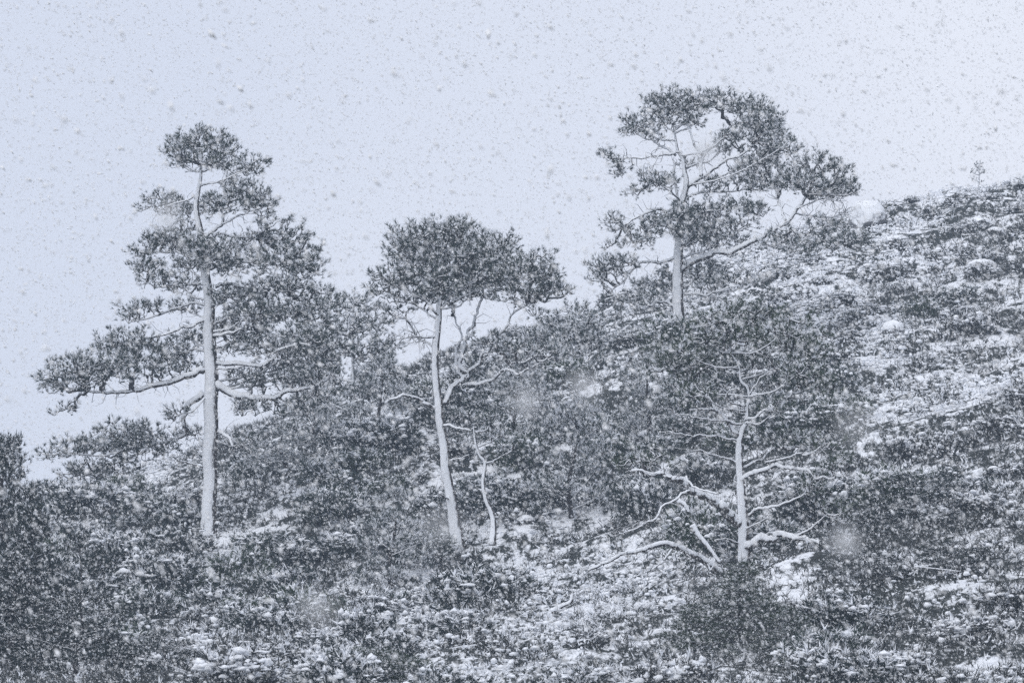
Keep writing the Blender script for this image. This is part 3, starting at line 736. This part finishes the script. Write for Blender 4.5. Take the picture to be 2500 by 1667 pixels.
# lower pines: a few kinds, copied over the slope ---------------------------
def lower_pine(seed, h, r, kind, needle, snow):
    """a bushy pine in metres, standing at the origin: trunk and crown"""
    rng = np.random.default_rng(seed)
    gt = Geo()
    tk = np.array([(0, 0, -.7), (0.1 * r, 0.05, .25 * h), (-.06 * r, .05, .6 * h), (0.02, 0, .95 * h)])
    sm = spline(tk, 6); rad = np.linspace(.05 * h ** .8, .012, len(sm)) * 0.9
    tube(gt, sm, rad, 9, 0, .05, rng)
    gc, gf = Geo(), Geo()
    n = 30 if kind == "cone" else 20
    for k in range(n):
        f = (k + .5) / n
        if kind == "cone":
            zc = h * (.03 + .93 * f); rr = r * (1.02 - f) ** .8
        elif kind == "flat":
            zc = h * (.5 + .45 * f); rr = r * math.sqrt(max(.05, 1 - f ** 2.2))
        else:
            zc = h * (.05 + .9 * f); rr = r * math.sqrt(max(.03, 1 - (f * 1.0) ** 3)) * (0.75 + .25 * math.sin(f * 3))
        th = k * 2.4 + rng.uniform(-.5, .5)
        q = rr * rng.uniform(.45, .95); zc += rng.uniform(-.04, .04) * h
        c = np.array((q * math.cos(th), q * math.sin(th), zc))
        R = np.array((.40 * r, .40 * r, .095 * h if kind != "flat" else .16 * h)) * rng.uniform(.6, 1.2) * (0.55 + .45 * rr / r)
        s0 = sm[np.abs(sm[:, 2] - max(.05 * h, zc - .45 * q)).argmin()]
        line = spline(np.array((s0, s0 * .5 + c * .5 - (0, 0, .05 * q), c - (0, 0, R[2] * .3))), 5)
        tube(gc, line, np.linspace(.028, .012, len(line)) * h / 5, 5, 0)
        nt_ = int(max(12, math.pi * R[0] * max(R[2], .25) * 48))
        tips = c + ball(rng, nt_) * R
        twigs_and_tips(gc, gf, rng, line[2:], tips, np.array((0, 0, zc - .2 * h)), .009, 0, snow, .16, .020, 6, 10)
    mats_c = [M_LIMB, M_TWIG]
    return gt.mesh("trunk", [M_TWIG]), gc.mesh("branches", mats_c), gf.mesh("foliage", [needle, M_SNOW])

KINDS = {
    "dome": lower_pine(101, 5.0, 2.6, "dome", M_NEEDLE, .26),
    "dome2": lower_pine(102, 5.0, 2.2, "dome", M_NEEDLE, .24),
    "flat": lower_pine(103, 4.0, 2.8, "flat", M_GREEN, .12),
    "cone": lower_pine(104, 6.5, 2.2, "cone", M_DARK, .05),
    "green": lower_pine(105, 5.5, 2.3, "cone", M_GREEN, .08),
    "dark": lower_pine(106, 5.0, 2.7, "dome", M_DARK, .06),
}
KH = {"dome": 5.0, "dome2": 5.0, "flat": 4.0, "cone": 6.5, "green": 5.5, "dark": 5.0}
KR = {"dome": 2.6, "dome2": 2.2, "flat": 2.8, "cone": 2.2, "green": 2.3, "dark": 2.7}
def place_pine(kind, X, Ytop, Ybase, d, wpx, rot, label, group):
    """stand a lower pine on the slope so that its crown reaches from the ground up to Ytop"""
    s = pxm(d)
    b = P(X, Ybase, d)
    z = float(H(b[0], b[1]))
    top = P(X, Ytop, d)
    h = max(1.0, top[2] - z)
    root = empty("pine_tree", (b[0], b[1], z))
    tag(root, label, "tree", group)
    kx = wpx * s / (2 * KR[kind])
    for nm, me in zip(("trunk", "branches", "foliage"), KINDS[kind]):
        o = bpy.data.objects.new({"branches": "branch_work"}.get(nm, nm), me)
        COL.objects.link(o); o.parent = root
    root.scale = (kx, kx, h / KH[kind]); root.rotation_euler = (0, 0, rot)
    return root
BG = "lower pines on the slope behind the main trunks"
NR = "dark pines along the bottom of the slope"
for a in (
    ("dome2", 770, 800, 1040, 226, 170, 1.9, "low pine behind the right limbs of the tallest left pine", BG),
    ("dome2", 930, 860, 1060, 214, 200, 2.4, "low pine just left of the middle pine's curving trunk", BG),
    ("dome2", 1320, 800, 960, 228, 140, 4.0, "small pine under the right edge of the middle crown", BG),
    ("dome", 1260, 880, 1110, 206, 240, 2.2, "broad pine below the fanned limbs of the middle pine", BG),
    ("dome", 1400, 950, 1180, 196, 250, 3.4, "broad dark pine halfway between the middle and right trunks", BG),
    ("dome2", 1580, 850, 1060, 204, 190, 5.0, "pine below the base of the high right pine", BG),
    ("dome2", 690, 1040, 1230, 214, 230, .8, "low pine right of the tall left trunk's base", BG),
    ("dome2", 960, 1180, 1330, 192, 190, 3.0, "low pine left of the middle trunk's base", BG),
    ("cone", 8, 1040, 1520, 172, 330, .2, "dark conifer cut off by the left picture edge, its top against the sky", NR),
    ("cone", 80, 1215, 1640, 158, 300, 1.2, "dark conifer second from the left edge", NR),
    ("cone", 30, 1330, 1760, 146, 300, 2.1, "dark conifer low in the left corner", NR),
    ("dark", 190, 1300, 1640, 156, 240, 2.9, "dark rounded pine right of the left-edge conifers", NR),
    ("dark", 190, 1440, 1760, 143, 330, 4.1, "dark broad pine at the bottom left corner", NR),
    ("dark", 400, 1540, 1780, 143, 260, 5.1, "dark broad pine third along the bottom edge from the left", NR),
    ("flat", 900, 1585, 1740, 146, 300, .5, "flat-topped green pine poking up from the bottom edge", NR),
    ("green", 1810, 1365, 1720, 152, 260, 2.0, "green pointed pine in front of the bare-limbed pine's base", NR),
    ("green", 1690, 1470, 1740, 149, 220, .9, "smaller green pine left of the pointed green one", NR),
    ("green", 1930, 1480, 1750, 148, 260, 3.3, "dark green pine right of the pointed green one", NR),
    ("dark", 2240, 1150, 1500, 166, 330, 1.4, "large dark pine at the right below the snowy slope", NR),
    ("dark", 2110, 1330, 1600, 158, 260, 4.4, "dark pine left of the large one at the right", NR),
    ("dark", 2330, 1340, 1600, 156, 240, 5.6, "dark pine below the large one at the right", NR),
):
    place_pine(*a)

# ------------------------------------------------------------------ rocks, logs
def boulder(X, Y, d, wpx, hpx, seed, label):
    rng = np.random.default_rng(seed)
    s = pxm(d)
    v, f = ICO3
    v = v.copy()
    for _ in range(9):                                  # flatten facets
        nrm = unit(rng.standard_normal(3)); lim = rng.uniform(.62, .9)
        dd = v @ nrm; v -= np.outer(np.maximum(dd - lim, 0), nrm)
    v *= 1 + .03 * rng.standard_normal((len(v), 1))
    v *= np.array((wpx * s / 2, wpx * s / 2, hpx * s * .62))
    p = P(X, Y, d)
    g = Geo(); g.add(v, f, 0, True)
    o = g.build("boulder", [M_ROCK], None, (p[0], p[1], float(H(p[0], p[1])) + hpx * s * .18))
    tag(o, label, "rock", "snow-covered boulders on the slope")
boulder(2118, 530, 259, 96, 84, 1, "large angular boulder on the skyline right of the high pine")
boulder(2395, 552, 252, 60, 24, 2, "flat snow-capped boulder below the skyline sapling")
boulder(2190, 775, 222, 75, 42, 3, "rounded snowy boulder in the middle of the right slope")
boulder(2378, 765, 222, 60, 44, 4, "snow-covered boulder near the right edge, beside a dark bush")
boulder(2398, 660, 236, 84, 40, 5, "tilted snow-plastered slab on the upper right slope")
boulder(1204, 1350, 186, 48, 46, 6, "white boulder just right of the middle trunk's base")
boulder(1282, 1185, 196, 50, 24, 7, "low snowy boulder right of the slim young pine")
boulder(2430, 578, 250, 44, 22, 8, "small snowy boulder just right of the flat boulder")

def log(pts, w0, w1, d, label, name="log", z=0.0):
    rows = np.array([P(X, Y, d + z * i) for i, (X, Y) in enumerate(pts)])
    O = rows[0].copy(); s = pxm(d)
    sm = spline(rows - O, 6)
    g = Geo(); tube(g, sm, np.linspace(w0, w1, len(sm)) * s / 2, 9, 0, .07, np.random.default_rng(int(pts[0][0])))
    tag(g.build(name, [M_LIMB], None, O), label, "dead wood")
log([(1690, 1280), (1705, 1305), (1728, 1332), (1758, 1375)], 15, 9, 168, "leaning snow-covered log left of the bare-limbed pine's base")
log([(1345, 1492), (1372, 1478), (1392, 1468), (1398, 1448)], 14, 6, 160, "bent snow-capped dead branch on the slope at bottom centre", "dead_branch")
log([(1655, 1222), (1672, 1232), (1682, 1250)], 14, 8, 169, "short broken snowy stub under the big left limb", "dead_branch")
log([(2232, 1382), (2290, 1388), (2345, 1394)], 4, 2, 155, "thin snow-topped stick in front of the dark right pines", "dead_branch")

# ------------------------------------------------------------------ junipers
def juniper(seed, n_spr, n_lump, tall, needle):
    rng = np.random.default_rng(seed)
    gf, gs = Geo(), Geo()
    # several leaning lobes
    lobes = [(rng.uniform(-.55, .55), rng.uniform(-.55, .55), rng.uniform(.15, .5) * tall, rng.uniform(.4, .7)) for _ in range(6)]
    for (x, y, z, r) in lobes:
        n = n_spr // 6
        p = unit(rng.standard_normal((n, 3)) + (0, 0, .35)); p *= (rng.random((n, 1)) ** .35)
        pos = np.array((x, y, z)) + p * np.array((r, r, r * tall))
        pos[:, 2] = np.maximum(pos[:, 2], -.05)
        sprigs(gf, rng, pos, p + np.array((0, 0, .6)) + .4 * rng.standard_normal(p.shape), .13 + .1 * rng.random(n), .034, 6,
               (rng.random(n) < .12 + .34 * np.clip(p[:, 2], 0, 1)).astype(int))
        m = n_lump // 6
        q = unit(rng.standard_normal((m, 3)) + (-.25, -.25, .75)); q[:, 2] = np.abs(q[:, 2]) * .9 + .08
        lp = np.array((x, y, z)) + q * np.array((r, r, r * tall)) * (.80 + .26 * rng.random((m, 1)))
        lumps(gs, rng, lp, .03 + .095 * rng.random(m) ** 2.4, 0, ICO1, .75, .22)
    return gf.mesh("foliage", [needle, M_SNOW]), gs.mesh("snow_cover", [M_SNOW])
JUN = [juniper(201 + k, (900, 700, 1000, 800, 900, 700, 900)[k], (190, 250, 120, 280, 90, 330, 60)[k], (.9, .8, 1.15, .75, 1.1, .7, 1.2)[k], (M_NEEDLE, M_HEATH, M_DARK, M_HEATH, M_GREEN, M_HEATH, M_DARK)[k]) for k in range(7)]

# snowier and darker patches of the slope (photograph pixels: X, Y, radius)
BRIGHT = [(740, 1255, 90), (2280, 1060, 170), (2430, 980, 120), (1820, 660, 70), (2080, 600, 110), (1450, 1560, 150), (1300, 1440, 120), (980, 1500, 120),
          (2400, 1560, 110), (580, 1370, 70), (200, 1230, 60), (480, 1560, 60), (2000, 720, 90), (2150, 880, 90), (1500, 860, 60), (1560, 1420, 120), (2330, 800, 70), (1250, 1370, 60)]
DARKP = [(1650, 1150, 110), (1960, 1180, 130), (1560, 1280, 70), (1800, 1550, 170), (120, 1500, 220), (900, 1610, 110), (1980, 1020, 90), (650, 1150, 130), (1330, 1060, 170), (930, 1220, 120), (1500, 1000, 140), (2270, 770, 110), (2150, 1300, 170), (250, 1420, 170), (800, 1430, 120), (1150, 1480, 100), (1000, 960, 100),
         (2380, 680, 80), (1950, 1450, 130), (620, 1480, 120), (350, 1280, 80), (2200, 1480, 100)]
def to_px(x, y, z):
    f = y * CP + z * SP; u = -y * SP + z * CP
    return 1250 + x / f / FW * 2500, 833.5 - u / f / FW * 2500
def shade_at(X, Y):
    s = np.zeros_like(X)
    for (a, b, r) in BRIGHT: s += np.exp(-((X - a) ** 2 + (Y - b) ** 2) / (r * r))
    for (a, b, r) in DARKP: s -= np.exp(-((X - a) ** 2 + (Y - b) ** 2) / (r * r))
    return np.clip(s, -1, 1)

rng = np.random.default_rng(77)
cand_y = rng.uniform(134, 270, 9000); cand_x = rng.uniform(-1, 1, 9000) * (cand_y * .09 * 1.12 + 1)
cand_z = H(cand_x, cand_y)
cX, cY = to_px(cand_x, cand_y, cand_z)
cs = shade_at(cX, cY)
keep = rng.random(9000) < np.clip(.55 - .3 * cs, .06, 1)
chosen = []
FRONT = [(1800, 1560, 230, 170, 150), (120, 1560, 330, 260, 160), (2230, 1430, 200, 130, 163), (900, 1640, 150, 60, 146), (1760, 1400, 430, 110, 172), (1780, 1230, 260, 130, 171)]   # ground hidden by, or in the way of, the near pines
for i in np.nonzero(keep)[0]:
    if len(chosen) >= 290: break
    if any(((cX[i] - a) / b) ** 2 + ((cY[i] - c_) / e) ** 2 < 1 and cand_y[i] < dd for a, c_, b, e, dd in FRONT): continue
    if all((cand_x[i] - cand_x[j]) ** 2 + ((cand_y[i] - cand_y[j]) * .6) ** 2 < 1e9 and (cand_x[i] - cand_x[j]) ** 2 + ((cand_y[i] - cand_y[j]) * .6) ** 2 > 1.45 ** 2 for j in chosen):
        chosen.append(i)
LAND = [(2400, 480, "below the skyline sapling"), (2150, 540, "beside the large skyline boulder"), (2420, 620, "under the flat boulder at upper right"),
        (2230, 660, "on the upper right slope"), (2050, 660, "right of the high pine's long limb"), (1830, 660, "under the high pine's long limb"),
        (2190, 800, "around the rounded boulder"), (2420, 800, "below the right-edge boulder"), (2080, 880, "right of the bare-limbed pine's dome"),
        (2300, 950, "on the middle of the right slope"), (2440, 1100, "near the right edge at mid height"), (2200, 1080, "above the large dark right pine"),
        (2430, 1300, "right of the large dark right pine"), (2400, 1500, "low near the right edge"), (2200, 1580, "below the dark right pines"),
        (2030, 1300, "right of the bare-limbed pine's trunk"), (1640, 1100, "left of the bare-limbed pine's trunk"), (1600, 1280, "under the bare-limbed pine's big left limb"),
        (1500, 1450, "below the bent dead branch"), (1550, 1600, "left of the pointed green pine"), (1280, 1590, "right of the flat-topped green pine"),
        (1300, 1420, "right of the white boulder"), (1400, 1200, "right of the slim young pine"), (1550, 860, "below the high right pine's base"),
        (1120, 1420, "below the middle pine's base"), (1000, 1300, "left of the middle pine's base"), (900, 1130, "left of the middle trunk"),
        (950, 1480, "above the flat-topped green pine"), (700, 1560, "left of the flat-topped green pine"), (760, 1330, "between the two left-hand trunks"),
        (560, 1420, "in front of the tallest pine's base"), (640, 1180, "right of the tallest pine's trunk"), (420, 1530, "above the dark pine at lower left"),
        (370, 1380, "below the thin leaning dead branch"), (380, 1220, "left of the tallest pine's trunk"), (180, 1230, "on the left skyline"), (60, 1300, "behind the left-edge conifers"), (-80, 1240, "beyond the left edge"), (280, 1270, "between the left-edge conifers and the tallest pine"), (2560, 700, "at the right edge of the upper slope"), (2560, 1000, "at the right edge of the middle slope"), (2560, 1400, "at the right edge of the lower slope"), (2560, 470, "at the right end of the skyline"), (540, 1100, "behind the tallest pine's lower trunk"), (860, 1020, "behind the gap between left and middle pines"), (1200, 900, "among the middle pine's lower limbs")]
lx = np.array([(a, b) for a, b, _ in LAND], float)
near_l = {int(i): int(((lx[:, 0] - cX[i]) ** 2 + (lx[:, 1] - cY[i]) ** 2).argmin()) for i in chosen}
NUMS = ["leftmost", "second from left", "third from left", "fourth from left", "fifth from left", "sixth from left", "seventh from left", "eighth from left",
       "ninth from left", "tenth from left", "eleventh from left", "twelfth from left"]
RNUM = [a.replace("left", "right") for a in NUMS]
rank = {}
for L in range(len(LAND)):
    mem = sorted([i for i in near_l if near_l[i] == L], key=lambda i: cX[i])
    ORD = NUMS
    for q_, i in enumerate(mem):
        rank[i] = (("" if len(mem) == 1 else (ORD[q_] if q_ < 12 and q_ <= (len(mem) - 1) // 2 else "rightmost" if q_ == len(mem) - 1 else RNUM[min(len(mem) - 1 - q_, 11)]) + " "), L)
for i in chosen:
    X, Y = cX[i], cY[i]
    if cand_y[i] > 228: k = int(rng.choice([1, 3, 5]))  # far bushes take only whiter kinds, standing in for haze
    elif cs[i] > .25: k = int(rng.choice([1, 3, 5]))
    elif cs[i] < -.25: k = int(rng.choice([2, 4, 6, 0]))
    else: k = int(rng.choice([0, 1, 2, 3, 4, 5]))
    sc = rng.uniform(.7, 1.3) * (1.1 if cs[i] < 0 else .85) * float(np.interp(cand_y[i], (215, 250), (1, .5)))
    root = empty("juniper_bush", (cand_x[i], cand_y[i], cand_z[i] - .05))
    o_, L = rank[int(i)]
    tag(root, o_ + ("dark " if k in (2, 6) else "green " if k == 4 else "snow-laden ") + "juniper bush " + LAND[L][2], "bush", "junipers " + LAND[L][2])
    for nm, me in zip(("foliage", "snow_cover"), JUN[k]):
        o = bpy.data.objects.new(nm, me); COL.objects.link(o); o.parent = root
        if nm == "snow_cover": o["kind"] = "stuff"
    root.scale = (sc * rng.uniform(.9, 1.3), sc * rng.uniform(.9, 1.3), sc * rng.uniform(.75, 1.1))
    root.rotation_euler = (rng.uniform(-.12, .12), rng.uniform(-.12, .12), rng.uniform(0, 6.28))

# the many low junipers beyond those: one mass
g = Geo()
extra = [int(i) for i in np.nonzero(keep)[0] if i not in set(int(c_) for c_ in chosen)]
cx_, cy_ = cand_x[[int(c_) for c_ in chosen]], cand_y[[int(c_) for c_ in chosen]]
cnt_ = 0
for i in extra:
    if cnt_ >= 220: break
    if any(((cX[i] - a) / b) ** 2 + ((cY[i] - c_) / e) ** 2 < 1 and cand_y[i] < dd for a, c_, b, e, dd in FRONT): continue
    if ((cand_x[i] - cx_) ** 2 + ((cand_y[i] - cy_) * .6) ** 2).min() < .8 ** 2: continue
    cx_, cy_ = np.append(cx_, cand_x[i]), np.append(cy_, cand_y[i]); cnt_ += 1
    rr_ = rng.uniform(.35, .75) * float(np.interp(cand_y[i], (215, 250), (1, .6)))
    b_ = np.array((cand_x[i], cand_y[i], cand_z[i]))
    p_ = unit(rng.standard_normal((130, 3)) + (0, 0, .5)); p_[:, 2] = np.abs(p_[:, 2])
    sprigs(g, rng, b_ + p_ * (rr_, rr_, rr_ * .8) * rng.random((130, 1)) ** .4, p_ + (0, 0, .5), .13 + .1 * rng.random(130), .034, 5, (rng.random(130) < .15).astype(int))
    m_ = int(rng.uniform(6, 18) if cs[i] < 0 else rng.uniform(16, 34))
    q_ = unit(rng.standard_normal((m_, 3)) + (-.25, -.3, .8)); q_[:, 2] = np.abs(q_[:, 2])
    lumps(g, rng, b_ + q_ * (rr_, rr_, rr_ * .8) * rng.uniform(.85, 1.08, (m_, 1)), .04 + .09 * rng.random(m_) ** 2.2, 1, ICO0, .75, .2)
tag(g.build("juniper_scrub", [M_HEATH, M_SNOW]), "low snow-laden juniper scrub spread over the slope", kind="stuff")

# ------------------------------------------------------------------ heather between them
NH = 58000
hy = 130 + 146 * rng.random(NH) ** .9
hx = rng.uniform(-1, 1, NH) * (hy * .09 * 1.15 + 1.5)
hz = H(hx, hy)
hX, hY = to_px(hx, hy, hz)
hs = 0.8 * shade_at(hX, hY) + .55 * np.clip((hy - 205) / 50, 0, 1) + 2.0 * (vnoise(hx / 2.6, hy / 8.5, 21) - .5) + 1.1 * (vnoise(hx / .9, hy / 3.2, 22) - .5)  # snow cover raised with distance, imitating haze over the upper slope
ok = rng.random(NH) < .75
hx, hy, hz, hs = hx[ok], hy[ok], hz[ok], hs[ok]
n = len(hx)
g = Geo()
pos = np.stack((hx, hy, hz), -1)
hgt = np.clip(1.15 - .35 * hs, .75, 1.7)
q = np.repeat(pos, 2, 0) + rng.standard_normal((2 * n, 3)) * (.13, .13, .04)
q[:, 2] += .08 * np.repeat(hgt, 2)
wh = rng.random(2 * n) < np.repeat(np.clip(.28 + .35 * hs, .05, .7), 2)
hl = (.13 + .17 * rng.random(2 * n)) * np.repeat(hgt, 2)
hd = np.array((0, -.15, 1.0)) + .6 * rng.standard_normal((2 * n, 3))
sprigs(g, rng, q[~wh], hd[~wh], hl[~wh], .024, 5, np.zeros(int((~wh).sum()), int))
sprigs(g, rng, q[wh] + (0, 0, .10), hd[wh] + .5 * rng.standard_normal((int(wh.sum()), 3)), .6 * hl[wh], .05, 4, np.ones(int(wh.sum()), int))
wl = rng.random(n) < np.clip(.16 + .42 * hs, .0, .6)
m_ = int(wl.sum())
lp = np.repeat(pos[wl], 2, 0) + rng.standard_normal((2 * m_, 3)) * (.13, .13, .05) + (0, 0, .22)
lumps(g, rng, lp, .035 + .09 * rng.random(2 * m_) ** 2.2, 1, ICO0, .75, .2)
tag(g.build("heather", [M_HEATH, M_SNOW]), "snow-laden heather and blaeberry cover of the slope", kind="stuff")

# ------------------------------------------------------------------ the falling snow
NF = 160000
NEAR, FAR = 8.0, 52.0
d = (NEAR ** 3 + (FAR ** 3 - NEAR ** 3) * rng.random(NF)) ** (1 / 3)
fx_ = rng.uniform(-1, 1, NF) * (d * .09 * 1.18 + .15)
fu_ = rng.uniform(-1, 1, NF) * (d * .06 * 1.18 + .15)
c = np.stack((fx_, d * CP - fu_ * SP, d * SP + fu_ * CP), -1)
size = np.clip(.0027 * np.exp(.34 * rng.standard_normal(NF)), .0014, .006) * np.where((rng.random(NF) < .03) & (d > 12), 1.8, 1.0)
ax = unit(np.array((.62, .15, -.74)) + .30 * rng.standard_normal((NF, 3)))
s1 = unit(np.cross(ax, rng.standard_normal((NF, 3)))); s2 = np.cross(ax, s1)
asp = 1.3 + 1.1 * rng.random(NF)
g = Geo()
nearf = d < 22
for sel, body in ((nearf, True), (~nearf, False)):
    cc_, aa, ss, pp_, n_ = c[sel], ax[sel], size[sel], asp[sel], int(sel.sum())
    v = np.empty((n_, 5 if body else 4, 3))
    v[:, 0] = cc_ + aa * (ss * pp_)[:, None]
    if body: v[:, 4] = cc_ - aa * (ss * pp_)[:, None]
    for k in range(3):
        th = 2.0944 * k
        v[:, 1 + k] = cc_ + (s1[sel] * math.cos(th) + s2[sel] * math.sin(th)) * (ss * (.75 + .5 * rng.random(n_)))[:, None] - (0 if body else aa * (ss * pp_ * .6)[:, None])
    ff = np.array([(0, 1, 2), (0, 2, 3), (0, 3, 1)] + ([(4, 2, 1), (4, 3, 2), (4, 1, 3)] if body else [(1, 3, 2)]))
    g.add(v.reshape(-1, 3), (np.arange(n_)[:, None, None] * v.shape[1] + ff[None]).reshape(-1, 3), 0, True)
# a few loose clusters of flakes close by, far out of focus
for (x_, y_, z_) in ((.079, 1.30, .187), (-.066, 1.9, .21), (.031, 2.4, .36), (-.02, 1.6, .20), (.13, 2.2, .27), (-.16, 2.6, .47), (.005, 2.1, .31), (.10, 2.9, .56)):
    m_ = 46
    cp_ = np.array((x_, y_, z_)) + unit(rng.standard_normal((m_, 3))) * (rng.random((m_, 1)) ** .6) * .0052 * (y_ / 1.6)
    lumps(g, rng, cp_, .00062 * (y_ / 1.6) * (.7 + .6 * rng.random(m_)), 0, ICO0, 1.0, .2)
tag(g.build("falling_snow", [M_FLAKE]), "heavy driving snowflakes filling the air", kind="stuff")
